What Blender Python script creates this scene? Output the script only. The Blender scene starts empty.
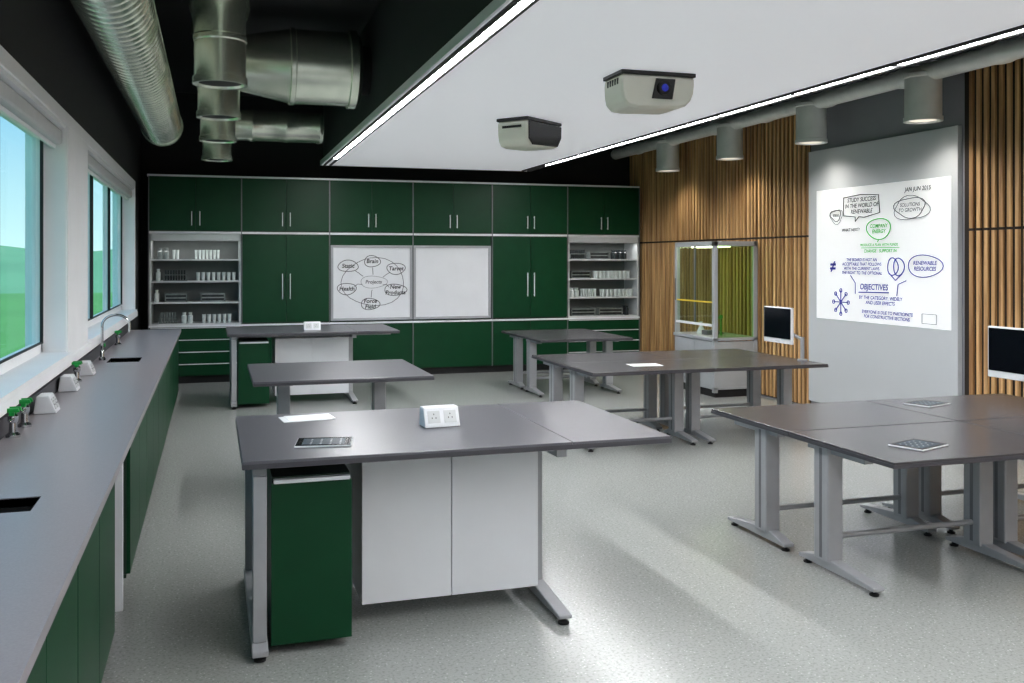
import bpy, bmesh, math, random
from mathutils import Vector, Matrix
random.seed(7)
S = bpy.context.scene
try:
    S.view_settings.view_transform = 'Standard'
except Exception:
    pass

# ------------------------------------------------------------ materials
def lin(c):
    r = []
    for v in c[:3]:
        v = v / 255.0
        r.append(v / 12.92 if v <= 0.04045 else ((v + 0.055) / 1.055) ** 2.4)
    return (*r, 1.0)

def mat(name, col, rough=0.5, metal=0.0, nscale=0, namt=0.0, bump=0.0, stretch=(1, 1, 1), emis=0.0, coat=0.0, spec=0.5):
    m = bpy.data.materials.new(name); m.use_nodes = True
    nt = m.node_tree; b = nt.nodes['Principled BSDF']
    c = lin(col)
    b.inputs['Base Color'].default_value = c
    b.inputs['Roughness'].default_value = rough
    b.inputs['Metallic'].default_value = metal
    b.inputs['Specular IOR Level'].default_value = spec
    if coat: b.inputs['Coat Weight'].default_value = coat
    if emis:
        b.inputs['Emission Color'].default_value = c
        b.inputs['Emission Strength'].default_value = emis
    if nscale:
        tc = nt.nodes.new('ShaderNodeTexCoord'); mp = nt.nodes.new('ShaderNodeMapping')
        mp.inputs['Scale'].default_value = stretch
        n = nt.nodes.new('ShaderNodeTexNoise'); n.inputs['Scale'].default_value = nscale
        n.inputs['Detail'].default_value = 4
        nt.links.new(tc.outputs['Object'], mp.inputs[0]); nt.links.new(mp.outputs[0], n.inputs['Vector'])
        cr = nt.nodes.new('ShaderNodeValToRGB')
        e = cr.color_ramp.elements
        e[0].position = 0.3; e[1].position = 0.7
        e[0].color = (*[x * (1 - namt) for x in c[:3]], 1)
        e[1].color = (*[min(1, x * (1 + namt)) for x in c[:3]], 1)
        nt.links.new(n.outputs['Fac'], cr.inputs[0]); nt.links.new(cr.outputs[0], b.inputs['Base Color'])
        if bump:
            bp = nt.nodes.new('ShaderNodeBump'); bp.inputs['Strength'].default_value = bump
            bp.inputs['Distance'].default_value = 0.01
            nt.links.new(n.outputs['Fac'], bp.inputs['Height']); nt.links.new(bp.outputs[0], b.inputs['Normal'])
    return m

def emat(name, col, st):
    m = bpy.data.materials.new(name); m.use_nodes = True
    nt = m.node_tree; nt.nodes.clear()
    e = nt.nodes.new('ShaderNodeEmission'); o = nt.nodes.new('ShaderNodeOutputMaterial')
    e.inputs[0].default_value = lin(col); e.inputs[1].default_value = st
    nt.links.new(e.outputs[0], o.inputs[0]); return m

def glassmat(name, tint, gloss=0.12):
    m = bpy.data.materials.new(name); m.use_nodes = True
    nt = m.node_tree; nt.nodes.clear()
    t = nt.nodes.new('ShaderNodeBsdfTransparent'); g = nt.nodes.new('ShaderNodeBsdfGlossy')
    mx = nt.nodes.new('ShaderNodeMixShader'); o = nt.nodes.new('ShaderNodeOutputMaterial')
    t.inputs[0].default_value = lin(tint); g.inputs['Roughness'].default_value = 0.02
    mx.inputs[0].default_value = gloss
    nt.links.new(t.outputs[0], mx.inputs[1]); nt.links.new(g.outputs[0], mx.inputs[2]); nt.links.new(mx.outputs[0], o.inputs[0])
    return m

def floor_mat():
    m = mat('floor_vinyl', (160, 164, 160), 0.2)
    nt = m.node_tree; b = nt.nodes['Principled BSDF']
    tc = nt.nodes.new('ShaderNodeTexCoord')
    v = nt.nodes.new('ShaderNodeTexVoronoi'); v.inputs['Scale'].default_value = 42
    nt.links.new(tc.outputs['Object'], v.inputs['Vector'])
    cr = nt.nodes.new('ShaderNodeValToRGB'); cr.color_ramp.interpolation = 'CONSTANT'
    e = cr.color_ramp.elements; e[0].color = lin((188, 190, 187)); e[0].position = 0
    e[1].color = lin((159, 161, 158)); e[1].position = 0.17
    n = nt.nodes.new('ShaderNodeTexNoise'); n.inputs['Scale'].default_value = 70; n.inputs['Detail'].default_value = 3
    nt.links.new(tc.outputs['Object'], n.inputs['Vector'])
    cr2 = nt.nodes.new('ShaderNodeValToRGB'); e = cr2.color_ramp.elements
    e[0].position = 0.36; e[0].color = (0.76, 0.76, 0.76, 1); e[1].position = 0.5; e[1].color = (1, 1, 1, 1)
    nt.links.new(v.outputs['Distance'], cr.inputs[0]); nt.links.new(n.outputs['Fac'], cr2.inputs[0])
    mx = nt.nodes.new('ShaderNodeMix'); mx.data_type = 'RGBA'; mx.blend_type = 'MULTIPLY'; mx.inputs[0].default_value = 1
    nt.links.new(cr.outputs[0], mx.inputs[6]); nt.links.new(cr2.outputs[0], mx.inputs[7])
    nt.links.new(mx.outputs[2], b.inputs['Base Color'])
    return m

def wood_mat():
    m = mat('oak_slat', (176, 124, 70), 0.45)
    nt = m.node_tree; b = nt.nodes['Principled BSDF']
    tc = nt.nodes.new('ShaderNodeTexCoord')
    mp = nt.nodes.new('ShaderNodeMapping'); mp.inputs['Scale'].default_value = (20, 20, .8)
    n = nt.nodes.new('ShaderNodeTexNoise'); n.inputs['Scale'].default_value = 1.0; n.inputs['Detail'].default_value = 5
    nt.links.new(tc.outputs['Object'], mp.inputs[0]); nt.links.new(mp.outputs[0], n.inputs['Vector'])
    cr = nt.nodes.new('ShaderNodeValToRGB'); e = cr.color_ramp.elements
    e[0].position = 0.34; e[0].color = lin((144, 102, 62)); e[1].position = 0.66; e[1].color = lin((222, 178, 122))
    nt.links.new(n.outputs['Fac'], cr.inputs[0]); nt.links.new(cr.outputs[0], b.inputs['Base Color'])
    return m

M = dict(
    floor=floor_mat(), wood=wood_mat(),
    black=mat('wall_black_paint', (24, 24, 26), 0.8, nscale=3, namt=0.1),
    wallgrey=mat('wall_grey_paint', (136, 136, 142), 0.8, nscale=3, namt=0.05),
    rear=mat('wall_rear_paint', (225, 225, 227), 0.8, nscale=3, namt=0.05),
    bulk=mat('bulkhead_dark', (38, 39, 42), 0.8, nscale=3, namt=0.08),
    raft=mat('raft_white_glow', (226, 228, 233), 0.8, nscale=2, namt=0.02, emis=0.38),  # emission added to brighten the underside and give soft fill; not a lamp
    white=mat('white_paint', (247, 248, 249), 0.5, nscale=4, namt=0.02),
    lam=mat('white_laminate', (230, 231, 234), 0.35, nscale=4, namt=0.02),
    green=mat('green_laminate', (4, 58, 31), 0.42, nscale=6, namt=0.06, spec=.22),
    greend=mat('green_carcass', (8, 40, 24), 0.5, nscale=6, namt=0.06),
    top=mat('grey_worktop', (86, 85, 91), 0.3, nscale=160, namt=0.10),
    topw=mat('warm_grey_worktop', (68, 66, 69), 0.27, nscale=160, namt=0.08),
    topl=mat('counter_worktop', (150, 145, 150), 0.3, nscale=160, namt=0.08),
    edge=mat('worktop_edge', (60, 59, 64), 0.45, nscale=20, namt=0.05),
    alu=mat('aluminium_paint', (162, 163, 166), 0.4, 0.2, nscale=12, namt=0.04),
    alud=mat('aluminium_dark', (110, 111, 115), 0.4, 0.3, nscale=12, namt=0.04),
    galv=mat('galvanised_steel', (236, 242, 226), 0.27, 0.86, nscale=7, namt=0.10, bump=0.04),
    silver=mat('brushed_silver_can', (240, 242, 238), 0.33, 0.3, nscale=7, namt=0.05, bump=0.02),
    chrome=mat('chrome', (215, 218, 220), 0.12, 1.0, nscale=5, namt=0.02),
    rubber=mat('black_rubber', (18, 18, 19), 0.6, nscale=20, namt=0.1),
    dark=mat('dark_recess', (12, 12, 13), 0.7, nscale=20, namt=0.1),
    slatback=mat('slat_backing', (34, 22, 15), 0.8, nscale=20, namt=0.1),
    screen=mat('screen_glass', (10, 12, 18), 0.1, nscale=2, namt=0.3, spec=.25),
    board=mat('whiteboard_panel', (196, 199, 202), 0.32, nscale=2, namt=0.01),
    proj=mat('projected_page', (250, 251, 252), 0.5, nscale=2, namt=0.01, emis=0.16),
    bframe=mat('board_frame', (170, 172, 175), 0.4, 0.3, nscale=8, namt=0.03),
    shelf=mat('shelf_grey', (206, 208, 208), 0.5, nscale=8, namt=0.03),
    shelfb=mat('shelf_back', (120, 124, 122), 0.6, nscale=8, namt=0.05),
    frameg=mat('fume_frame_silver', (176, 179, 182), 0.4, 0.2, nscale=8, namt=0.03),
    glassw=mat('glassware', (214, 222, 220), 0.15, nscale=20, namt=0.1),
    glassm=mat('glassware_grey', (120, 128, 126), 0.2, nscale=20, namt=0.2),
    glassd=mat('glassware_dark', (46, 50, 52), 0.2, nscale=20, namt=0.2),
    beige=mat('projector_shell', (220, 220, 208), 0.35, nscale=8, namt=0.02),
    gloss=mat('gloss_black', (14, 14, 15), 0.15, nscale=8, namt=0.1),
    tabg=mat('tablet_glass', (9, 9, 11), 0.25, nscale=8, namt=0.1, spec=.03),
    lens=mat('lens_blue', (30, 40, 150), 0.08, nscale=30, namt=0.5, emis=0.5),
    tapg=mat('tap_green', (10, 150, 60), 0.35, nscale=10, namt=0.05),
    yellow=mat('yellow_strip', (225, 195, 60), 0.5, nscale=10, namt=0.05),
    inkb=mat('ink_blue', (38, 44, 160), 0.6, nscale=10, namt=0.05),
    inkk=mat('ink_black', (32, 32, 36), 0.6, nscale=10, namt=0.05),
    inkg=mat('ink_green', (60, 190, 70), 0.6, nscale=10, namt=0.05),
    inkgr=mat('ink_grey', (110, 110, 115), 0.6, nscale=10, namt=0.05),
    grass=mat('grass', (112, 176, 92), 0.9, nscale=.05, namt=0.15),
    hill=mat('hazy_hillside', (132, 186, 138), 0.9, nscale=.05, namt=0.12),  # distance haze mixed into the base green
    glass=glassmat('window_glass', (246, 250, 252), 0.04),
    fglass=glassmat('fume_glass', (240, 248, 242), 0.05),
    fgreen=glassmat('fume_glass_green', (216, 240, 204), 0.07),
    strip=emat('strip_light', (252, 253, 255), 132),
    lampd=emat('lamp_disc', (255, 244, 225), 1.1),
    flamp=emat('fume_lamp', (255, 250, 215), 9),
    icon=mat('icon_white', (205, 210, 214), 0.4, nscale=10, namt=0.05, spec=.05),
    sgreen=mat('tablet_display', (48, 60, 68), 0.3, nscale=30, namt=0.4, spec=.03, emis=.12),
)

# ------------------------------------------------------------ builders
def E(name, loc=(0, 0, 0), rz=0.0):
    o = bpy.data.objects.new(name, None); S.collection.objects.link(o)
    o.location = loc; o.rotation_euler = (0, 0, math.radians(rz)); o.empty_display_size = 0.1
    return o

def fin(bm, name, parent, material, bevel=0.0, smooth=False):
    bmesh.ops.recalc_face_normals(bm, faces=bm.faces)
    me = bpy.data.meshes.new(name); bm.to_mesh(me); bm.free()
    o = bpy.data.objects.new(name, me); S.collection.objects.link(o)
    me.materials.append(M[material])
    if smooth:
        for p in me.polygons: p.use_smooth = True
        try:
            me.set_sharp_from_angle(angle=math.radians(35))
        except Exception: pass
    if bevel:
        md = o.modifiers.new('bevel', 'BEVEL'); md.width = bevel; md.segments = 2; md.limit_method = 'ANGLE'
    if parent: o.parent = parent
    return o

def addbox(bm, x0, x1, y0, y1, z0, z1):
    v = [bm.verts.new((x, y, z)) for z in (z0, z1) for y in (y0, y1) for x in (x0, x1)]
    for f in ((0, 1, 3, 2), (4, 6, 7, 5), (0, 4, 5, 1), (2, 3, 7, 6), (0, 2, 6, 4), (1, 5, 7, 3)):
        bm.faces.new([v[i] for i in f])

def box(name, p, x0, x1, y0, y1, z0, z1, m, bevel=0.0):
    bm = bmesh.new(); addbox(bm, min(x0, x1), max(x0, x1), min(y0, y1), max(y0, y1), min(z0, z1), max(z0, z1))
    return fin(bm, name, p, m, bevel)

def boxes(name, p, lst, m, bevel=0.0):
    bm = bmesh.new()
    for b in lst: addbox(bm, *b)
    return fin(bm, name, p, m, bevel)

def prism(name, p, pts, axis, a0, a1, m, bevel=0.0, smooth=False):
    """pts polygon in the plane normal to axis: x->(y,z) y->(x,z) z->(x,y)"""
    bm = bmesh.new()
    def mk(q, a):
        return {'x': (a, q[0], q[1]), 'y': (q[0], a, q[1]), 'z': (q[0], q[1], a)}[axis]
    A = [bm.verts.new(mk(q, a0)) for q in pts]; B = [bm.verts.new(mk(q, a1)) for q in pts]
    bm.faces.new(A); bm.faces.new(B[::-1]); n = len(pts)
    for i in range(n): bm.faces.new([A[i], A[(i + 1) % n], B[(i + 1) % n], B[i]])
    return fin(bm, name, p, m, bevel, smooth)

def lathe_bm(bm, c, axis, prof, seg=32, cap=True):
    rings = []
    for r, h in prof:
        ring = []
        for i in range(seg):
            a = 2 * math.pi * i / seg; u, v = r * math.cos(a), r * math.sin(a)
            q = {'x': (h, u, v), 'y': (u, h, v), 'z': (u, v, h)}[axis]
            ring.append(bm.verts.new((c[0] + q[0], c[1] + q[1], c[2] + q[2])))
        rings.append(ring)
    for a, b in zip(rings, rings[1:]):
        for i in range(seg): bm.faces.new([a[i], a[(i + 1) % seg], b[(i + 1) % seg], b[i]])
    if cap:
        bm.faces.new(rings[0]); bm.faces.new(rings[-1][::-1])

def lathe(name, p, c, axis, prof, m, seg=32, cap=True):
    bm = bmesh.new(); lathe_bm(bm, c, axis, prof, seg, cap)
    return fin(bm, name, p, m, 0, True)

def cyl(name, p, c, axis, r, h, m, seg=24):
    return lathe(name, p, c, axis, [(r, 0), (r, h)], m, seg)

def tube(name, p, pts, r, m, cyclic=False, res=3):
    cu = bpy.data.curves.new(name, 'CURVE'); cu.dimensions = '3D'
    sp = cu.splines.new('POLY'); sp.points.add(len(pts) - 1)
    for q, s in zip(pts, sp.points): s.co = (*q, 1)
    sp.use_cyclic_u = cyclic
    cu.bevel_depth = r; cu.bevel_resolution = res; cu.use_fill_caps = True
    o = bpy.data.objects.new(name, cu); S.collection.objects.link(o); cu.materials.append(M[m])
    if p: o.parent = p
    return o

def text(name, p, body, size, loc, m, face='-y', align='CENTER', spacing=1.0):
    cu = bpy.data.curves.new(name, 'FONT'); cu.body = body; cu.size = size; cu.align_x = align; cu.align_y = 'CENTER'
    cu.offset = size * 0.02; cu.shear = 0.15; cu.space_line = spacing
    o = bpy.data.objects.new(name, cu); S.collection.objects.link(o); cu.materials.append(M[m])
    o.location = loc
    o.rotation_euler = (math.radians(90), 0, 0 if face == '-y' else math.radians(-90))
    if p: o.parent = p
    return o

# ------------------------------------------------------------ room shell
XL, XR, YB, YF, ZC = -1.0, 6.75, 14.75, -3.2, 4.2
box('floor', None, XL - .3, XR + .25, YF - .2, YB + .2, -.12, 0, 'floor')
box('ceiling', None, XL - .3, XR + .25, YF - .2, YB + .2, ZC, ZC + .15, 'black')
box('wall_back', None, XL, XR + .05, YB, YB + .2, 0, ZC, 'black')
box('wall_rear', None, XL, XR + .05, YF - .2, YF, 0, ZC, 'rear')
W = [(-2.6, 1.5), (2.7, 7.37), (8.47, 13.4)]
ZS, ZH = 1.07, 2.70
lst = [(XL - .25, XL, YF, YB, 0, ZS), (XL - .25, XL, YF, YB, ZH, ZC)]
prev = YF
for a, b in W:
    lst.append((XL - .25, XL, prev, a, ZS, ZH)); prev = b
lst.append((XL - .25, XL, prev, YB, ZS, ZH))
boxes('wall_left', None, lst, 'black')
box('wall_right', None, XR, XR + .2, YF, YB, 0, ZC, 'wallgrey')

# white window casings and windows
cas = []
cas.append((XL + .002, XL + .022, W[0][0] - .1, W[2][1] + .08, ZH, ZH + .09))
cas.append((XL + .002, XL + .05, W[0][0] - .1, W[2][1] + .08, ZS - .06, ZS))
for a, b in ((W[0][1], W[1][0]), (W[1][1], W[2][0])):
    cas.append((XL + .002, XL + .022, a, b, ZS, ZH))
cas.append((XL + .002, XL + .022, W[2][1], W[2][1] + .08, ZS, ZH))
cas.append((XL + .002, XL + .022, W[0][0] - .1, W[0][0], ZS, ZH))
boxes('trim_window_casing', None, cas, 'white', 0.003)
for i, (a, b) in enumerate(W):
    w = E('window_%d' % (i + 1))
    boxes('reveal', w, [(XL - .25, XL + .01, a, a + .03, ZS, ZH), (XL - .25, XL + .01, b - .03, b, ZS, ZH),
                        (XL - .25, XL + .01, a, b, ZH - .03, ZH), (XL - .25, XL + .05, a, b, ZS, ZS + .03)], 'white')
    fr = [(XL - .2, XL - .14, a + .03, a + .09, ZS + .03, ZH - .03), (XL - .2, XL - .14, b - .09, b - .03, ZS + .03, ZH - .03),
          (XL - .2, XL - .14, a + .03, b - .03, ZS + .03, ZS + .1), (XL - .2, XL - .14, a + .03, b - .03, ZH - .1, ZH - .03)]
    n = 3
    for k in range(1, n):
        y = a + (b - a) * k / n
        fr.append((XL - .2, XL - .14, y - .035, y + .035, ZS + .1, ZH - .1))
    boxes('frame', w, fr, 'white', 0.004)
    gk = []
    for k in range(n):
        y0 = a + (b - a) * k / n + .04; y1 = a + (b - a) * (k + 1) / n - .04
        if k == 0: y0 += .05
        if k == n - 1: y1 -= .05
        for q in ((y0, y0 + .016), (y1 - .016, y1)):
            gk.append((XL - .145, XL - .125, q[0], q[1], ZS + .1, ZH - .1))
        gk.append((XL - .145, XL - .13, y0, y1, ZS + .1, ZS + .112))
    boxes('gasket', w, gk, 'rubber')
    box('glass', w, XL - .178, XL - .172, a + .09, b - .09, ZS + .1, ZH - .1, 'glass')
    bl = E('roller_blind' if i == 0 else 'roller_blind.%03d' % i)
    box('cassette', bl, XL - .11, XL - .01, a + .04, b - .04, ZH - .14, ZH - .035, 'shelf', 0.02)
    box('bottom_bar', bl, XL - .075, XL - .05, a + .06, b - .06, ZH - .17, ZH - .142, 'white', 0.005)

# right wall wood slats
def slats(name, y0, y1):
    bm = bmesh.new(); y = y0
    while y + .05 < y1:
        dx = random.uniform(0, .006)
        addbox(bm, XR - .032 - dx, XR - .012, y, y + .042, .03, 2.02)
        addbox(bm, XR - .032 - dx, XR - .012, y, y + .042, 2.045, 3.58)
        y += .088
    p = E(name)
    fin(bm, 'slats', p, 'wood')
    box('backing', p, XR - .012, XR - .001, y0, y1, .02, 3.6, 'slatback')
    return p
slats('wood_slat_cladding', 9.66, YB - .02)
slats('wood_slat_cladding.001', YF + .02, 7.24)
box('trim_1', None, XR - .35, XR, YF, YB, 3.75, 3.85, 'bulk')

# ------------------------------------------------------------ ceiling raft
r = E('ceiling_raft')
RX0, RX1, RY0, RY1, RZ = 1.5, 4.66, YF + .05, 13.95, 3.13
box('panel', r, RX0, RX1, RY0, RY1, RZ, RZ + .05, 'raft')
box('bulkhead', r, RX0 + .02, RX1 - .02, RY0, RY1 - .02, RZ + .05, ZC - .005, 'bulk')
boxes('edge_profile', r, [(RX0 - .02, RX0, RY0, RY1, RZ - .01, RZ + .06), (RX1, RX1 + .02, RY0, RY1, RZ - .01, RZ + .06),
                          (RX0 - .02, RX1 + .02, RY1, RY1 + .02, RZ - .01, RZ + .06)], 'lam', 0.003)
for nm, xc in (('linear_ceiling_light', RX0 + .075), ('linear_ceiling_light.001', RX1 - .075)):
    g = E(nm)
    ds = []
    y = RY0 + .1
    while y + 1.2 < RY1:
        ds.append((xc - .024, xc + .024, y + .05, y + 1.19, RZ - .012, RZ - .004)); y += 1.235
    boxes('diffuser', g, ds, 'strip')
    boxes('housing', g, [(xc - .055, xc - .030, RY0 + .05, RY1 - .05, RZ - .02, RZ - .0005), (xc + .030, xc + .055, RY0 + .05, RY1 - .05, RZ - .02, RZ - .0005)], 'dark')

# ------------------------------------------------------------ ducts
def ribbed(name, p, c, axis, r0, L, pitch, rid=0.008, m='galv'):
    prof = []; h = 0
    prof.append((r0, 0))
    while h + pitch < L:
        prof += [(r0, h + pitch * .82), (r0 + rid, h + pitch * .88), (r0 + rid, h + pitch * .94), (r0, h + pitch)]
        h += pitch
    prof.append((r0, L))
    return lathe(name, p, c, axis, prof, m, 48)

d = E('spiral_duct')
ribbed('pipe', d, (-.61, -1, 3.43), 'y', .235, 13.7, .13, .006)
lathe('end_collar', d, (-.61, 12.6, 3.43), 'y', [(.235, 0), (.255, 0), (.255, .1), (.235, .1)], 'galv')
boxes('hanger', d, [(-.62, -.60, y, y + .02, 3.66, ZC) for y in (1, 4, 7, 10)], 'dark')

d = E('ventilation_duct')
ribbed('main_pipe', d, (.05, -1, 3.78), 'y', .22, 14.3, .9, .014)
for y in (7.1, 8.75, 10.5, 12.5):
    lathe('outlet', d, (.05, y, 3.0), 'z', [(.15, .02), (.165, 0), (.19, 0), (.19, .05), (.178, .055), (.178, .3), (.186, .31), (.186, .34), (.178, .35), (.178, .62)], 'galv')
    cyl('outlet_dark', d, (.05, y, 3.015), 'z', .15, .01, 'dark')
lathe('branch_large', d, (0, 9.75, 3.69), 'x', [(.22, .1), (.22, .2), (.235, .21), (.235, .24), (.27, .25), (.365, .72), (.385, .73), (.385, .77), (.37, .78), (.37, 1.30), (.395, 1.31), (.395, 1.38), (.37, 1.39), (.34, 1.42)], 'galv', 56)
lathe('branch_large_spigot', d, (0, 9.75, 3.69), 'x', [(.25, 1.42), (.25, 1.52)], 'dark', 40)
ribbed('branch_small', d, (.1, 12.95, 3.52), 'x', .2, 1.3, .43, .012)
lathe('branch_cap', d, (0, 12.95, 3.52), 'x', [(.02, .02), (.2, .05), (.2, .12)], 'galv')

d = E('wall_washer_duct')
ribbed('rail_pipe', d, (6.36, YF + .1, 3.5), 'y', .085, 17.6, 1.2, .012, 'silver')
LY = (7.35, 9.1, 10.85, 12.6)
boxes('brackets', d, [(6.35, 6.37, y + .8, y + .83, 3.55, ZC) for y in LY], 'dark')
for i, y in enumerate((-1.5, .3, 2.1, 3.85, 5.6) + LY):
    g = E('downlight_cylinder' if i == 0 else 'downlight_cylinder.%03d' % i, (6.36, y, 0))
    lathe('can', g, (0, 0, 3.05), 'z', [(.13, .03), (.15, 0), (.175, 0), (.175, .04), (.165, .045), (.165, .40), (.175, .41), (.175, .44), (.12, .46), (.085, .5)], 'silver', 40)
    cyl('lamp', g, (0, 0, 3.062), 'z', .12, .012, 'lampd')
    l = bpy.data.lights.new('spot', 'SPOT'); l.energy = 40; l.spot_size = math.radians(140); l.spot_blend = 1.0; l.shadow_soft_size = .1
    l.color = (1, .95, .87)
    o = bpy.data.objects.new('spot', l); S.collection.objects.link(o); o.parent = g; o.location = (0.0, 0, 3.03)
    o.rotation_euler = (0, 0, 0)

# ------------------------------------------------------------ back cabinets
mods = [-.86 + 1.2525 * i for i in range(7)]
CY = 14.2
c = E('upper_cabinet_run')
box('carcass', c, mods[0], mods[6], CY + .02, YB - .002, 2.16, 2.93, 'greend')
box('top_trim', c, mods[0] - .02, mods[6], CY - .01, YB - .002, 2.93, 2.955, 'lam')
box('pelmet', c, mods[0], mods[6], CY - .0, YB - .002, 2.125, 2.155, 'lam')
dl, hl, tl = [], [], []
for i in range(6):
    a, b = mods[i], mods[i + 1]; m_ = (a + b) / 2
    for q0, q1 in ((a + .01, m_ - .003), (m_ + .003, b - .01)):
        dl.append((q0, q1, CY, CY + .02, 2.17, 2.925))
    for x in (m_ - .06, m_ + .05):
        hl.append((x, x + .012, CY - .03, CY - .018, 2.24, 2.44)); hl.append((x, x + .012, CY - .03, CY, 2.25, 2.262)); hl.append((x, x + .012, CY - .03, CY, 2.418, 2.43))
for x in mods: tl.append((x - .007, x + .007, CY - .002, CY + .02, .1, 2.93))
boxes('doors', c, dl, 'green', .002); boxes('handles', c, hl, 'lam')
boxes('trim_uprights', c, tl, 'alud')

c = E('base_cabinet_run')
box('plinth', c, mods[0], mods[6], CY + .05, YB - .002, 0, .1, 'dark')
box('carcass', c, mods[0], mods[6], CY + .02, YB - .002, .1, .80, 'greend')
box('worktop', c, mods[0], mods[6], CY - .01, YB - .002, .80, .825, 'lam')
dl, hl, st = [], [], []
for i in range(6):
    a, b = mods[i], mods[i + 1]; m_ = (a + b) / 2
    if i in (0, 5):
        for k in range(4):
            z0 = .11 + k * .172
            dl.append((a + .01, b - .01, CY, CY + .02, z0, z0 + .155)); st.append((a + .02, b - .02, CY - .015, CY + .005, z0 + .157, z0 + .167))
    elif i in (1, 4):
        for q0, q1 in ((a + .01, m_ - .003), (m_ + .003, b - .01)): dl.append((q0, q1, CY, CY + .02, .11, .79))
    else:
        dl.append((a + .01, b - .01, CY, CY + .02, .11, .79))
boxes('fronts', c, dl, 'green', .002); boxes('drawer_pulls', c, st, 'lam')

for n_, i in (('tall_cupboard', 1), ('tall_cupboard.001', 4)):
    c = E(n_); a, b = mods[i] + .01, mods[i + 1] - .01; m_ = (a + b) / 2
    box('carcass', c, a, b, CY + .02, YB - .002, .826, 2.124, 'greend')
    boxes('doors', c, [(a, m_ - .003, CY, CY + .02, .85, 2.11), (m_ + .003, b, CY, CY + .02, .85, 2.11)], 'green', .002)
    hl = []
    for x in (m_ - .06, m_ + .05):
        hl.append((x, x + .012, CY - .03, CY - .018, 1.18, 1.55)); hl.append((x, x + .012, CY - .03, CY, 1.2, 1.212)); hl.append((x, x + .012, CY - .03, CY, 1.52, 1.532))
    boxes('handles', c, hl, 'lam')

SH = [.826, 1.13, 1.43, 1.74]
for n_, i in (('open_shelf_unit', 0), ('open_shelf_unit.001', 5)):
    c = E(n_); a, b = mods[i] + .01, mods[i + 1] - .01
    box('back', c, a, b, YB - .03, YB - .003, .826, 2.124, 'shelfb')
    boxes('frame', c, [(a, a + .025, CY + .01, YB - .03, .826, 2.124), (b - .025, b, CY + .01, YB - .03, .826, 2.124),
                       (a, b, CY + .01, YB - .03, 2.03, 2.12)] + [(a + .025, b - .025, CY + .02, YB - .03, z, z + .022) for z in SH], 'shelf', .002)
    g = E('laboratory_glassware' + ('' if i == 0 else '.001'))
    B3 = {'w': bmesh.new(), 'm': bmesh.new(), 'd': bmesh.new()}
    if i == 0:
        plan = {3: [(.10, .26, 'jars', 'm'), (.30, .42, 'tubes', 'w'), (.60, .98, 'tubes', 'w')],
                2: [(.08, .14, 'bottle', 'w'), (.18, .50, 'rack', 'd'), (.62, 1.16, 'cups', 'w')],
                1: [(.06, .16, 'bottle', 'w'), (.20, .50, 'crate', 'm'), (.68, 1.02, 'crate', 'm')],
                0: [(.12, .36, 'rack', 'm'), (.42, .62, 'jars', 'w'), (.70, 1.14, 'cups', 'w')]}
    else:
        plan = {3: [(.06, .34, 'rack', 'd'), (.40, .74, 'crate', 'm'), (.82, 1.10, 'jars', 'd')],
                2: [(.08, .42, 'crate', 'm'), (.50, 1.16, 'cups', 'w')],
                1: [(.06, .22, 'jars', 'w'), (.28, .56, 'tubes', 'w'), (.62, 1.16, 'cups', 'w')],
                0: [(.08, .50, 'crate', 'd'), (.56, .98, 'crate', 'd'), (1.02, 1.14, 'jars', 'd')]}
    for si, items in plan.items():
        zz = SH[si] + .0235
        for s0, s1, kind, mt in items:
            x0, x1 = a + s0, a + s1; bmx = B3[mt]
            if kind == 'crate':
                for q in (zz, zz + .05, zz + .10):
                    addbox(B3['m'], x0, x1, CY + .07, CY + .076, q, q + .018)
                for q in (x0, x1 - .012): addbox(B3['m'], q, q + .012, CY + .07, CY + .34, zz, zz + .12)
                addbox(B3['m'], x0, x1, CY + .334, CY + .34, zz, zz + .12)
                addbox(B3['d'], x0 + .02, x1 - .02, CY + .09, CY + .32, zz, zz + .10)
            elif kind == 'rack':
                addbox(B3['m'], x0, x1, CY + .07, CY + .20, zz, zz + .012); addbox(B3['m'], x0, x1, CY + .07, CY + .20, zz + .08, zz + .09)
                for q in (x0, x1 - .01): addbox(B3['m'], q, q + .01, CY + .07, CY + .20, zz, zz + .09)
                x = x0 + .03
                while x < x1 - .02:
                    for yo in (.10, .16): lathe_bm(bmx, (x, CY + yo, zz + .013), 'z', [(.008, 0), (.013, .02), (.013, .14)], 10)
                    x += .036
            else:
                rr, hh, gp = {'jars': (.036, .15, .012), 'tubes': (.02, .13, .010), 'cups': (.027, .12, .016), 'bottle': (.03, .17, .01)}[kind]
                x = x0 + rr
                while x + rr <= x1 + .005:
                    for yo in (.10, .20):
                        if kind in ('jars', 'bottle'):
                            pr = [(rr, 0), (rr, hh * .68), (rr * .55, hh * .8), (rr * .55, hh * .88), (rr * .7, hh * .89), (rr * .7, hh)]
                        else:
                            pr = [(rr * .8, 0), (rr, hh * .95), (rr * 1.08, hh)]
                        lathe_bm(bmx, (x, CY + yo, zz), 'z', pr, 14)
                    x += rr * 2 + gp
    fin(B3['w'], 'clear_pieces', g, 'glassw', 0, True); fin(B3['m'], 'grey_pieces', g, 'glassm', 0, True); fin(B3['d'], 'dark_pieces', g, 'glassd', 0, True)
    l = bpy.data.lights.new('shelf_lamp', 'AREA'); l.shape = 'RECTANGLE'; l.size = 1.1; l.size_y = .04; l.energy = 2.8
    o = bpy.data.objects.new('shelf_lamp', l); S.collection.objects.link(o); o.parent = c; o.location = ((a + b) / 2, CY + .06, 2.02)

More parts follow.
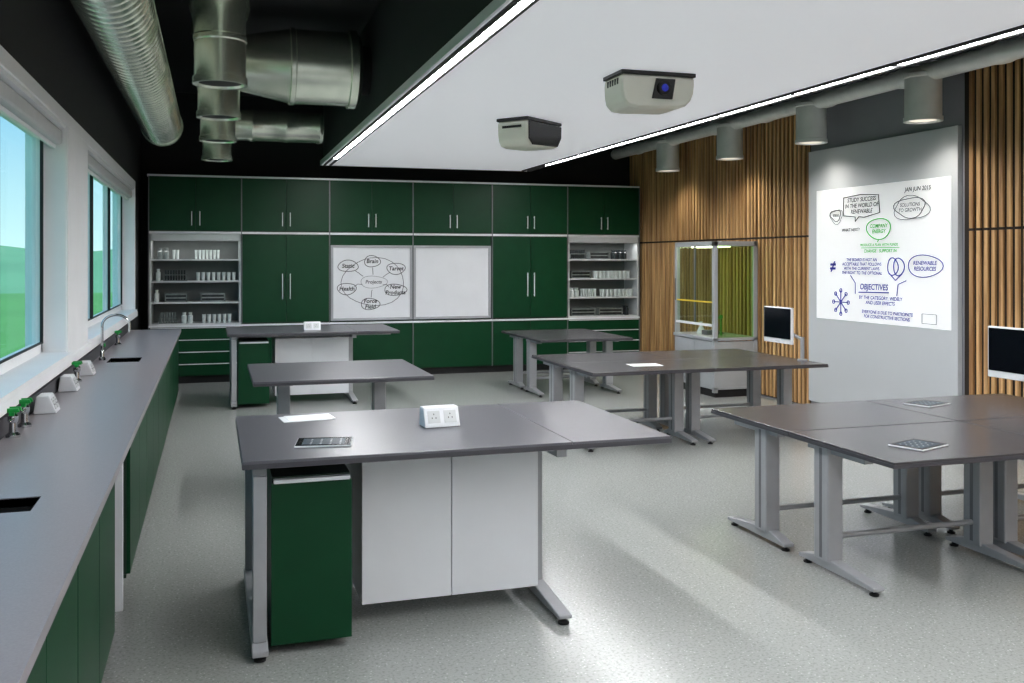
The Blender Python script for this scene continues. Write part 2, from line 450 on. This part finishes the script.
# whiteboards between
box('wall_back_panel_green', None, mods[2] + .01, mods[4] - .01, CY + .06, YB - .002, .826, 2.124, 'green')
def wb(name, a, b):
    g = E(name)
    z0, z1 = .845, 1.97
    box('surface', g, a + .03, b - .03, CY + .035, CY + .058, z0 + .03, z1 - .03, 'lam')
    boxes('frame', g, [(a, a + .035, CY + .01, CY + .058, z0, z1), (b - .035, b, CY + .01, CY + .058, z0, z1), (a + .035, b - .035, CY + .01, CY + .058, z0, z0 + .04), (a + .035, b - .035, CY + .01, CY + .058, z1 - .035, z1)], 'bframe', .003)
    box('pen_tray', g, a + .1, b - .1, CY - .02, CY + .01, z0 + .005, z0 + .02, 'bframe')
    return g
g = wb('whiteboard', mods[2] + .02, mods[3] - .01); wb('whiteboard.001', mods[3] + .01, mods[4] - .02)
def ell(p, cx, cz, rx, rz, m, r_=.004, y=CY + .031, n=26, wob=.06, face='-y', x=0):
    ph = random.uniform(0, 6)
    pts = []
    for i in range(n):
        t = 2 * math.pi * i / n; k = 1 + wob * math.sin(3 * t + ph)
        if face == '-y': pts.append((cx + rx * k * math.cos(t), y, cz + rz * k * math.sin(t)))
        else: pts.append((x, cx - rx * k * math.cos(t), cz + rz * k * math.sin(t)))
    return tube('ink_ring', p, pts, r_, m, True, 1)
cx, cz, yy = 2.30, 1.42, CY + .031
text('ink', g, 'Projects', .075, (cx, yy, cz), 'inkgr'); ell(g, cx, cz, .2, .09, 'inkgr', .003)
for w_, dx, dz, rx in (('Static', -.38, .24, .15), ('Brain', -.02, .31, .12), ('Target', .34, .2, .14), ('Health', -.4, -.1, .14), ('Force\nField', -.05, -.33, .14), ('New\nProducts', .33, -.12, .17)):
    text('ink', g, w_, .085, (cx + dx, yy, cz + dz), 'inkk'); ell(g, cx + dx, cz + dz, rx, .085, 'inkk', .005)
    tube('ink_line', g, [(cx + dx * .42, yy, cz + dz * .36), (cx + dx * .6, yy, cz + dz * .5 + .02), (cx + dx * .72, yy, cz + dz * .7)], .004, 'inkk', False, 1)
ell(g, cx, cz, .47, .36, 'inkk', .004, wob=.04)

# ------------------------------------------------------------ left counter run
c = E('lab_counter')
X0, X1, ZT = XL + .025, -.38, .885
Ya, Yb = -1.5, 12.6
sinks = [(-.86, -.6, 3.62, 3.84), (-.86, -.6, 8.66, 9.06)]
wt = [(X0, X1, Ya, 3.62, ZT - .035, ZT), (X0, X1, 3.84, 8.66, ZT - .035, ZT), (X0, X1, 9.06, Yb, ZT - .035, ZT)]
for s in sinks:
    wt += [(X0, s[0], s[2], s[3], ZT - .035, ZT), (s[1], X1, s[2], s[3], ZT - .035, ZT)]
boxes('worktop', c, wt, 'topl')
for s in sinks:
    x0, x1, y0, y1 = s; z0 = ZT - .2
    boxes('sink_bowl', c, [(x0, x1, y0, y1, z0, z0 + .01), (x0 - .008, x0, y0, y1, z0, ZT - .004), (x1, x1 + .008, y0, y1, z0, ZT - .004), (x0, x1, y0 - .008, y0, z0, ZT - .004), (x0, x1, y1, y1 + .008, z0, ZT - .004)], 'rubber')
box('trim_counter_upstand', None, XL + .002, XL + .023, Ya, Yb, ZT - .03, ZT + .09, 'edge')
FX = -.41
units = [(Ya, 0.9), (.9, 2.1), (2.1, 3.3), (3.3, 4.5), (5.3, 6.6), (6.6, 8.0), (8.0, 9.4), (9.4, 11.0), (11.0, 12.6)]
car, dr, pl = [], [], []
for a, b in units:
    car += [(X0, FX - .02, a + .005, a + .02, .1, ZT - .036), (X0, FX - .02, b - .02, b - .005, .1, ZT - .036), (X0, FX - .02, a, b, .1, .12)]
    m_ = (a + b) / 2
    dr += [(FX - .02, FX, a + .006, m_ - .003, .12, ZT - .04), (FX - .02, FX, m_ + .003, b - .006, .12, ZT - .04)]
    pl.append((X0, FX - .06, a, b, 0, .1))
boxes('carcass', c, car, 'greend'); boxes('doors', c, dr, 'green', .002); boxes('plinth', c, pl, 'dark')
boxes('knee_space_panels', c, [(X0 + .02, FX - .25, 5.26, 5.295, .02, ZT - .04), (FX - .06, FX - .02, 5.1, 5.14, 0, ZT - .04), (X0, X0 + .02, 4.5, 5.3, .1, ZT - .04)], 'lam')

# mixer taps
ZU = ZT + .001
def tap(name, x, y):
    g = E(name, (x, y, ZU))
    lathe('base', g, (0, 0, 0), 'z', [(.028, 0), (.028, .02), (.018, .03), (.018, .08), (.012, .09)], 'chrome')
    pts = [(0, 0, .05), (0, 0, .30)]
    for i in range(13):
        t = math.pi * i / 12
        pts.append((.11 - .11 * math.cos(t), 0, .30 + .09 * math.sin(t)))
    pts.append((.22, 0, .24))
    tube('spout', g, pts, .011, 'chrome', False, 4)
    tube('lever', g, [(0, 0, .09), (0, .06, .12), (0, .09, .12)], .007, 'chrome')
    lathe('green_button', g, (0, .09, .12), 'y', [(.016, 0), (.018, .02), (.01, .028)], 'tapg', 16)
tap('gooseneck_tap', -.91, 8.86); tap('gooseneck_tap.001', -.91, 3.4)

def gastap(name, x, y):
    g = E(name, (x, y, ZU))
    lathe('turret', g, (0, 0, 0), 'z', [(.034, 0), (.034, .012), (.02, .025), (.017, .07), (.024, .08), (.024, .105), (.012, .115)], 'chrome', 20)
    for s in (-1, 1):
        lathe('nozzle', g, (.0, s * .02, .09), 'y', [(.012, 0), (.008, s * .02), (.01, s * .03), (.006, s * .07)], 'chrome', 14)
        box('lever', g, -.012, .012, s * .03 - .012, s * .03 + .012, .108, .128, 'tapg', .004)
        prism('wing', g, [(-.035, .125), (.035, .125), (.028, .145), (-.028, .145)], 'y', s * .03 - .008, s * .03 + .008, 'tapg', .003)
for i, (x, y) in enumerate(((-.93, 5.15), (-.93, 5.45), (-.92, 7.35), (-.92, 10.4))):
    gastap('gas_tap' + ('' if i == 0 else '.%03d' % i), x, y)

def socket(name, x, y, z, rz=0, w=.2):
    g = E(name, (x, y, z + .001), rz)
    prism('housing', g, [(-.06, 0), (.06, 0), (.045, .1), (-.02, .1)], 'x', -w / 2, w / 2, 'lam', .006)
    for s in (-1, 1):
        cxx = s * w * .23
        def q(h, off=.0015): return (-.06 + .04 * h / .1 - off, h)
        prism('outlet_plate', g, [q(.022), q(.082), q(.082, .004), q(.022, .004)], 'x', cxx - w * .17, cxx + w * .17, 'shelf')
        for dx, h in ((0, .062), (-.010, .044), (.010, .044)):
            prism('pin_slot', g, [q(h, .004), q(h + .007, .004), q(h + .007, .0055), q(h, .0055)], 'x', cxx + dx - .002, cxx + dx + .002, 'dark')
    return g
for i, (x, y) in enumerate(((-.90, 5.95), (-.91, 6.9), (-.91, 7.8))):
    socket('power_socket_block' + ('' if i == 0 else '.%03d' % i), x, y, ZT, 90, .16)

# ------------------------------------------------------------ furniture
def tleg(p, x, yc, yf, yb, zt, w=.10, dpt=.13):
    """T leg: column at (x,yc), foot from yf to yb"""
    box('column', p, x - w / 2, x + w / 2, yc - dpt / 2, yc + dpt / 2, .07, zt - .036, 'alu', .008)
    box('column_slot', p, x - w / 2 - .001, x + w / 2 + .001, yc - .012, yc + .012, .09, zt - .05, 'alud')
    box('head_bracket', p, x - .03, x + .03, yf + .08, yb - .08, zt - .075, zt - .036, 'alu', .004)
    prism('foot', p, [(yf, .03), (yb, .03), (yb, .05), (yc + .08, .085), (yc - .08, .085), (yf, .05)], 'x', x - .035, x + .035, 'alu', .006)
    for y in (yf + .04, yb - .04):
        lathe('levelling_foot', p, (x, y, 0), 'z', [(.024, 0), (.026, .008), (.012, .016), (.01, .032)], 'rubber', 16)

def table(name, x0, y0, w, dpt, zt, flip=False, m='topw', inset=.09):
    g = E(name, (x0, y0, 0))
    box('tabletop', g, .003, w - .003, .003, dpt - .003, zt - .033, zt, m, .003)
    box('tabletop_edge', g, .001, w - .001, .001, dpt - .001, zt - .031, zt - .012, 'edge')
    yc = dpt * .72 if not flip else dpt * .40
    if not flip: yf, yb = .22, dpt - .02
    else: yf, yb = .12, dpt - .12
    for x in (inset, w - inset): tleg(g, x, yc, yf, yb, zt)
    box('under_rail', g, inset + .03, w - inset - .03, yc - .02, yc + .02, zt - .075, zt - .034, 'alu')
    tube('stretcher', g, [(inset, yc, .2), (w - inset, yc, .2)], .016, 'alu')
    return g

tn = 0
def T(*a, **k):
    global tn
    nm = 'height_adjustable_table' + ('' if tn == 0 else '.%03d' % tn); tn += 1
    return table(nm, *a, **k)
TZ = .75
for y0, dp in ((3.9, .9), (7.8, .84)):
    for x0 in (3.2, 4.425):
        T(x0, y0, 1.222, dp, TZ); T(x0, y0 + dp + .005, 1.222, dp, TZ, flip=True)
T(3.9, 11.2, 1.26, .86, TZ); T(3.9, 12.065, 1.26, .83, TZ, flip=True)
T(.27, 6.95, 1.31, 1.25, .885, m='top', inset=.27)

def bench(name, ox, oy):
    g = E(name, (ox, oy, 0)); zt = .885
    box('worktop_main', g, 0, 1.51, 0, 1.25, zt - .035, zt, 'top', .003)
    box('worktop_extension', g, 1.514, 2.03, 0, 1.25, zt - .035, zt, 'top', .003)
    box('worktop_edge', g, -.001, 2.031, -.001, 1.251, zt - .033, zt - .012, 'edge')
    boxes('frame_rails', g, [(.06, 1.51, .36, .40, zt - .08, zt - .036), (.06, 1.51, 1.1, 1.14, zt - .08, zt - .036), (.045, .105, .08, 1.17, zt - .085, zt - .036), (1.46, 1.51, .08, 1.17, zt - .085, zt - .036), (1.53, 1.97, .3, .34, zt - .07, zt - .036), (1.53, 1.97, .9, .94, zt - .07, zt - .036)], 'alu')
    boxes('left_columns', g, [(.045, .105, .06, .13, .08, zt - .08), (.045, .105, 1.08, 1.15, .08, zt - .08)], 'alu', .005)
    prism('left_foot', g, [(.02, .03), (1.2, .03), (1.2, .055), (1.15, .08), (.06, .08), (.02, .055)], 'x', .04, .11, 'alu', .006)
    box('right_column', g, 1.46, 1.52, .46, .56, .08, zt - .08, 'alu', .005)
    prism('right_foot', g, [(.04, .03), (1.2, .03), (1.2, .05), (.62, .085), (.44, .085), (.04, .05)], 'x', 1.455, 1.525, 'alu', .006)
    for x in (.075, 1.49):
        for y in (.07, 1.16): lathe('levelling_foot', g, (x, y, 0), 'z', [(.026, 0), (.028, .01), (.012, .018), (.01, .032)], 'rubber', 16)
    box('cabinet_carcass', g, .13, .475, .12, .95, .05, zt - .1, 'greend')
    box('cabinet_door', g, .125, .48, .1, .12, .045, zt - .125, 'green', .002)
    box('cabinet_pull', g, .135, .47, .082, .118, zt - .123, zt - .105, 'lam', .003)
    boxes('white_panels', g, [(.56, .998, .33, .35, .1, zt - .09), (1.002, 1.45, .33, .35, .1, zt - .09)], 'lam', .002)
    boxes('white_back_and_sides', g, [(.56, 1.45, 1.0, 1.02, .1, zt - .09), (.56, .575, .35, 1.0, .1, zt - .09), (1.435, 1.45, .35, 1.0, .1, zt - .09), (.575, 1.435, .35, 1.0, .1, .12)], 'lam')
    return g
bench('lab_bench', .12, 4.22); bench('lab_bench.001', .16, 11.55)

socket('power_socket_block.003', 1.13, 4.85, .885, 4, .19)
socket('power_socket_block.004', 1.17, 11.95, .885, 0, .2)

def tablet(name, x, y, z, rz):
    g = E(name, (x, y, z), rz)
    w, h = .10, .13
    box('body', g, -w, w, -h, h, .0005, .009, 'lam', .003)
    box('glass', g, -w + .004, w - .004, -h + .004, h - .004, .009, .0105, 'tabg')
    box('display', g, -w + .024, w - .024, -h + .032, h - .032, .0105, .0108, 'sgreen')
    ic = []
    for i in range(4):
        for j in range(4):
            ic.append((-w + .037 + i * .035, -w + .046 + i * .035, -h + .048 + j * .045, -h + .057 + j * .045, .0108, .011))
    boxes('icons', g, ic, 'icon')
tablet('tablet_computer', .50, 4.54, .885, 80)
tablet('tablet_computer.001', 3.62, 4.22, TZ, -70)
tablet('tablet_computer.002', 4.72, 5.42, TZ, -72)
g = E('paper_sheets', (.48, 5.28, .885), 6)
box('sheet', g, -.13, .13, -.09, .09, .0005, .003, 'white'); o = box('sheet_top', g, -.10, .15, -.08, .10, .003, .005, 'white')
g = E('paper_sheets.001', (3.92, 8.25, TZ), -5); box('sheet', g, -.15, .15, -.105, .105, .0005, .003, 'white')

def monitor(name, x, y, px, py, rz=-90):
    g = E(name, (x, y, 0), rz)
    w, z0, z1 = .25, .90, 1.27
    box('shell', g, -w, w, 0, .03, z0, z1, 'lam', .006)
    box('screen', g, -w + .012, w - .012, -.003, .001, z0 + .05, z1 - .012, 'screen')
    box('back_cover', g, -w + .06, w - .06, .03, .06, z0 + .06, z1 - .06, 'alud', .01)
    cyl('vesa_joint', g, (0, .05, z0 + .16), 'y', .035, .04, 'lam')
    a = math.radians(-rz); dx, dy = px - x, py - y
    lx, ly = dx * math.cos(a) - dy * math.sin(a), dx * math.sin(a) + dy * math.cos(a)
    tube('arm', g, [(0, .08, z0 + .16), (0, .10, z0 + .12), (lx, ly, z0 + .06)], .018, 'alu')
    lathe('post', g, (lx, ly, TZ + .001), 'z', [(.05, 0), (.05, .012), (.02, .016), (.02, .23)], 'alu', 20)
monitor('computer_monitor', 5.52, 8.48, 5.60, 8.16)
monitor('computer_monitor.001', 5.40, 5.33, 5.55, 5.1)

g = E('under_table_power_box', (3.33, 4.72, 0))
box('box', g, 0.06, .2, -.03, .03, TZ - .1, TZ - .034, 'rubber', .004); tube('cable', g, [(.1, 0, TZ - .1), (.1, .01, .62), (.16, .02, .60), (.2, 0, TZ - .08)], .006, 'rubber')

# ------------------------------------------------------------ fume cupboard
g = E('fume_cupboard')
fx0, fx1, fy0, fy1, ft, fb = 6.06, 6.69, 10.72, 11.8, 1.99, .72
pw = .055
boxes('posts', g, [(x, x + pw, y, y + pw, .06, ft) for x in (fx0, fx1 - pw) for y in (fy0, fy1 - pw)], 'frameg', .003)
boxes('top_and_deck', g, [(fx0, fx1, fy0, fy1, ft - .06, ft), (fx0 - .02, fx1, fy0, fy1, fb, fb + .04), (fx0, fx1, fy0, fy1, .1, .13)], 'frameg', .003)
boxes('lower_doors', g, [(fx0 - .005, fx0 + .015, fy0 + pw, (fy0 + fy1) / 2 - .003, .13, fb - .01), (fx0 - .005, fx0 + .015, (fy0 + fy1) / 2 + .003, fy1 - pw, .13, fb - .01), (fx0 + pw, fx1 - pw, fy0 + .01, fy0 + .025, .13, fb - .01), (fx0 + pw, fx1 - pw, fy1 - .025, fy1 - .01, .13, fb - .01)], 'frameg', .002)
box('plinth', g, fx0 + .03, fx1 - .02, fy0 + .03, fy1 - .03, 0, .1, 'dark')
box('sash_glass', g, fx0 + .015, fx0 + .021, fy0 + pw, fy1 - pw, fb + .2, ft - .06, 'fglass')
box('side_glass', g, fx0 + pw, fx1 - pw, fy0 + .02, fy0 + .026, fb + .04, ft - .06, 'fgreen')
box('far_side_glass', g, fx0 + pw, fx1 - pw, fy1 - .026, fy1 - .02, fb + .04, ft - .06, 'fglass')
box('sash_bar', g, fx0 - .01, fx0 + .03, fy0 + pw, fy1 - pw, fb + .18, fb + .21, 'lam')
boxes('sash_mullion', g, [(fx0 + .01, fx0 + .03, (fy0 + fy1) / 2 - .012, (fy0 + fy1) / 2 + .012, fb + .2, ft - .06)], 'alud')
box('warning_strip', g, fx0 + .005, fx0 + .014, fy0 + pw, fy1 - pw, 1.20, 1.22, 'yellow')
box('control_panel', g, fx0 - .004, fx0, fy1 - .04, fy1 - .012, 1.2, 1.5, 'alud')
lathe('service_tap', g, (fx0 + .3, fy0 + .35, fb + .04), 'z', [(.02, 0), (.012, .02), (.012, .22), (.024, .23), (.024, .26), (.01, .27)], 'tapg', 16)
tube('service_spout', g, [(fx0 + .3, fy0 + .35, .98), (fx0 + .24, fy0 + .35, 1.0), (fx0 + .22, fy0 + .35, .93)], .008, 'tapg')
lathe('flask', g, (fx0 + .2, fy0 + .7, fb + .04), 'z', [(.06, 0), (.065, .02), (.02, .11), (.02, .16), (.026, .165)], 'glassw', 20)
lathe('stand_base', g, (fx0 + .42, fy0 + .65, fb + .04), 'z', [(.08, 0), (.08, .015), (.008, .02), (.008, .5)], 'alud', 20)
box('hotplate', g, fx0 + .15, fx0 + .33, fy0 + .45, fy0 + .6, fb + .041, fb + .1, 'alud', .006)
box('control_pod', g, fx0 + .2, fx0 + .42, fy0 + .004, fy0 + .012, .45, .6, 'alud')
box('interior_lamp', g, fx0 + .15, fx0 + .35, fy0 + .2, fy1 - .2, ft - .075, ft - .062, 'flamp')

# ------------------------------------------------------------ big projection board
g = E('projection_wall_board')
BX = XR - .055
box('panel', g, BX, XR - .002, 7.28, 9.63, .1, 3.02, 'board', .004)
box('page', g, BX - .003, BX - .0005, 7.36, 9.47, 1.08, 2.55, 'proj')
IX = BX - .006
def P(s, h): return (IX, 9.47 - s, 1.08 + h)
def tx(b, size, s, h, m='inkb', sp=1.0): text('ink', g, b, size * .82, P(s, h), m, '-x', 'CENTER', sp)
def li(pts, m, r_=.005): tube('ink_line', g, [P(*q) for q in pts], r_, m, False, 1)
def el(s, h, rx, rz, m, r_=.005, wob=.05): ell(g, 9.47 - s, 1.08 + h, rx, rz, m, r_, face='-x', x=IX, wob=wob)
tx('STUDY SUCCESS\nIN THE WORLD OF\nRENEWABLE', .078, .80, 1.26, 'inkk')
li([(.5, 1.36), (.8, 1.38), (1.08, 1.36), (1.10, 1.17), (.85, 1.13), (.76, 1.14), (.7, 1.09), (.7, 1.14), (.5, 1.16), (.5, 1.36)], 'inkk', .006)
tx('JAN JUN 2015', .075, 1.66, 1.38, 'inkk')
tx('SOLUTIONS\nTO GROWTH', .065, 1.55, 1.2, 'inkgr'); el(1.55, 1.2, .22, .10, 'inkgr', .005, .12); el(1.57, 1.19, .25, .12, 'inkgr', .004, .12)
tx('IDEAS', .05, .36, 1.17, 'inkk'); el(.36, 1.17, .09, .06, 'inkk', .004, .15); el(.37, 1.16, .11, .08, 'inkgr', .003, .15); tx('WHAT NEXT?', .06, .62, 1.0, 'inkk')
tx('COMPANY\nENERGY', .07, 1.08, 1.0, 'inkg'); el(1.08, 1.0, .19, .11, 'inkg', .006)
li([(1.08, .88), (1.06, .86)], 'inkg'); tx('PRODUCE A PLAN WITH FUNDS', .05, 1.08, .83, 'inkg')
li([(.8, .80), (1.4, .80)], 'inkg', .004)
tx('CHANGE   SUPPORT IN', .06, 1.1, .765, 'inkg')
tx('\u2260', .26, .30, .60, 'inkb')
tx('THE BOARD IS NOT AN\nACCEPTABLE THAT FOLLOWS\nWITH THE CURRENT LAWS.\nTHE RIGHT TO THE OPTIONAL', .058, .80, .60, 'inkb')
el(1.30, .60, .08, .09, 'inkb', .006); el(1.39, .60, .08, .09, 'inkb', .006); li([(1.25, .53), (1.34, .46), (1.44, .53)], 'inkb', .006)
tx('RENEWABLE\nRESOURCES', .07, 1.76, .61, 'inkb'); el(1.76, .61, .24, .11, 'inkb', .005)
tx('OBJECTIVES', .105, 1.0, .38, 'inkb'); li([(.76, .32), (1.24, .33)], 'inkb', .007)
li([(.62, .5), (.7, .42), (.7, .30)], 'inkb', .005); li([(1.5, .46), (1.38, .42), (1.36, .30)], 'inkb', .005)
tx('BY THE CATEGORY, WIDELY\nAND USER EFFECTS', .064, 1.1, .24, 'inkb')
for k in range(8):
    a = math.pi * k / 4; li([(.45, .20), (.45 + .13 * math.cos(a), .20 + .13 * math.sin(a))], 'inkb', .006); el(.45 + .13 * math.cos(a), .20 + .13 * math.sin(a), .02, .02, 'inkb', .005)
tx('EVERYONE IS DUE TO PARTICIPATE\nFOR CONSTRUCTIVE SECTIONS.', .06, 1.2, .09, 'inkb')
boxes('note_card', g, [(IX - .001, IX + .004, 7.55, 7.75, 1.12, 1.125), (IX - .001, IX + .004, 7.55, 7.75, 1.215, 1.22), (IX - .001, IX + .004, 7.55, 7.555, 1.12, 1.22), (IX - .001, IX + .004, 7.745, 7.75, 1.12, 1.22)], 'inkgr')

# ------------------------------------------------------------ projectors
def projector(name, x, y, rz, full=False, sc=1.0):
    g = E(name, (x, y, RZ), rz); g.scale = (sc, sc, sc)
    box('mount_plate', g, -.34, .34, -.2, .2, -.035, -.001, 'gloss', .006)
    prof = [(-.34, -.035), (.34, -.035), (.345, -.09), (.335, -.17), (.31, -.23), (.26, -.28), (.19, -.30), (-.19, -.31), (-.28, -.30), (-.33, -.25), (-.345, -.17), (-.348, -.09)]
    prism('shell', g, [(a * .97, b) for a, b in prof], 'y', -.19, .19, 'beige', .02, True)
    if full:
        prism('front_mask', g, [(-.31, -.045), (.33, -.045), (.325, -.17), (.25, -.27), (-.24, -.29), (-.31, -.23)], 'y', -.205, -.185, 'gloss', .006)
        box('side_slot', g, -.345, -.33, -.12, .12, -.11, -.085, 'dark')
    else:
        prism('front_mask', g, [(-.03, -.06), (.15, -.06), (.12, -.23), (-.07, -.23)], 'y', -.203, -.19, 'gloss', .006)
        lathe('lens_barrel', g, (.04, -.225, -.14), 'y', [(.04, 0), (.055, 0), (.058, .03)], 'rubber', 28)
        lathe('lens', g, (.04, -.232, -.14), 'y', [(.005, 0), (.025, .003), (.04, .012), (.04, .02)], 'lens', 28)
        boxes('side_vents', g, [(-.342, -.33, -.12 + k * .05, -.1 + k * .05, -.11, -.06) for k in range(5)], 'dark')
projector('ceiling_projector', 3.11, 6.47, 0, False, .88)
projector('ceiling_projector.001', 3.0, 8.95, 38, True, .92)

# ------------------------------------------------------------ outdoors
box('ground_lawn', None, -120, XL - .3, -60, 200, -.6, -.5, 'grass')
bm = bmesh.new()
rows = []
NX, NY = 60, 14
for j in range(NY + 1):
    row = []
    for i in range(NX + 1):
        x = -120 + i * 2.0; y = 70 + j * 6
        t = math.sin(math.pi * min(1, j / 9.0) / 2) if j <= 9 else 1.0
        z = -.6 + t * (5.0 + 1.2 * math.sin(x * .07) + .7 * math.sin(x * .17 + 1))
        row.append(bm.verts.new((x, y, z)))
    rows.append(row)
for j in range(NY):
    for i in range(NX):
        bm.faces.new([rows[j][i], rows[j][i + 1], rows[j + 1][i + 1], rows[j + 1][i]])
fin(bm, 'ground_hillside', None, 'hill', 0, True)
sl = bpy.data.lights.new('sun', 'SUN'); sl.energy = 2.2; sl.angle = .1; sl.color = (1, .97, .9)
so = bpy.data.objects.new('sun', sl); S.collection.objects.link(so)
so.rotation_euler = Vector((-.6, .5, -.75)).to_track_quat('-Z', 'Y').to_euler()

w = bpy.data.worlds.new('World'); S.world = w; w.use_nodes = True
nt = w.node_tree; bg = nt.nodes['Background']
tc = nt.nodes.new('ShaderNodeTexCoord'); sx = nt.nodes.new('ShaderNodeSeparateXYZ'); cr = nt.nodes.new('ShaderNodeValToRGB')
nt.links.new(tc.outputs['Generated'], sx.inputs[0]); nt.links.new(sx.outputs['Z'], cr.inputs[0]); nt.links.new(cr.outputs[0], bg.inputs[0])
e = cr.color_ramp.elements
e[0].position = 0.0; e[0].color = lin((168, 200, 196)); e[1].position = .16; e[1].color = lin((108, 160, 186))
bg.inputs[1].default_value = 2.1

# ------------------------------------------------------------ camera
cam = bpy.data.cameras.new('camera'); co = bpy.data.objects.new('camera', cam); S.collection.objects.link(co)
co.location = (0, 0, 1.75); co.rotation_euler = (math.radians(90), 0, math.radians(-17.47))
cam.lens = 33.4; cam.sensor_width = 36; cam.shift_y = -81.5 / 1024; cam.clip_end = 300; cam.clip_start = .05
S.camera = co
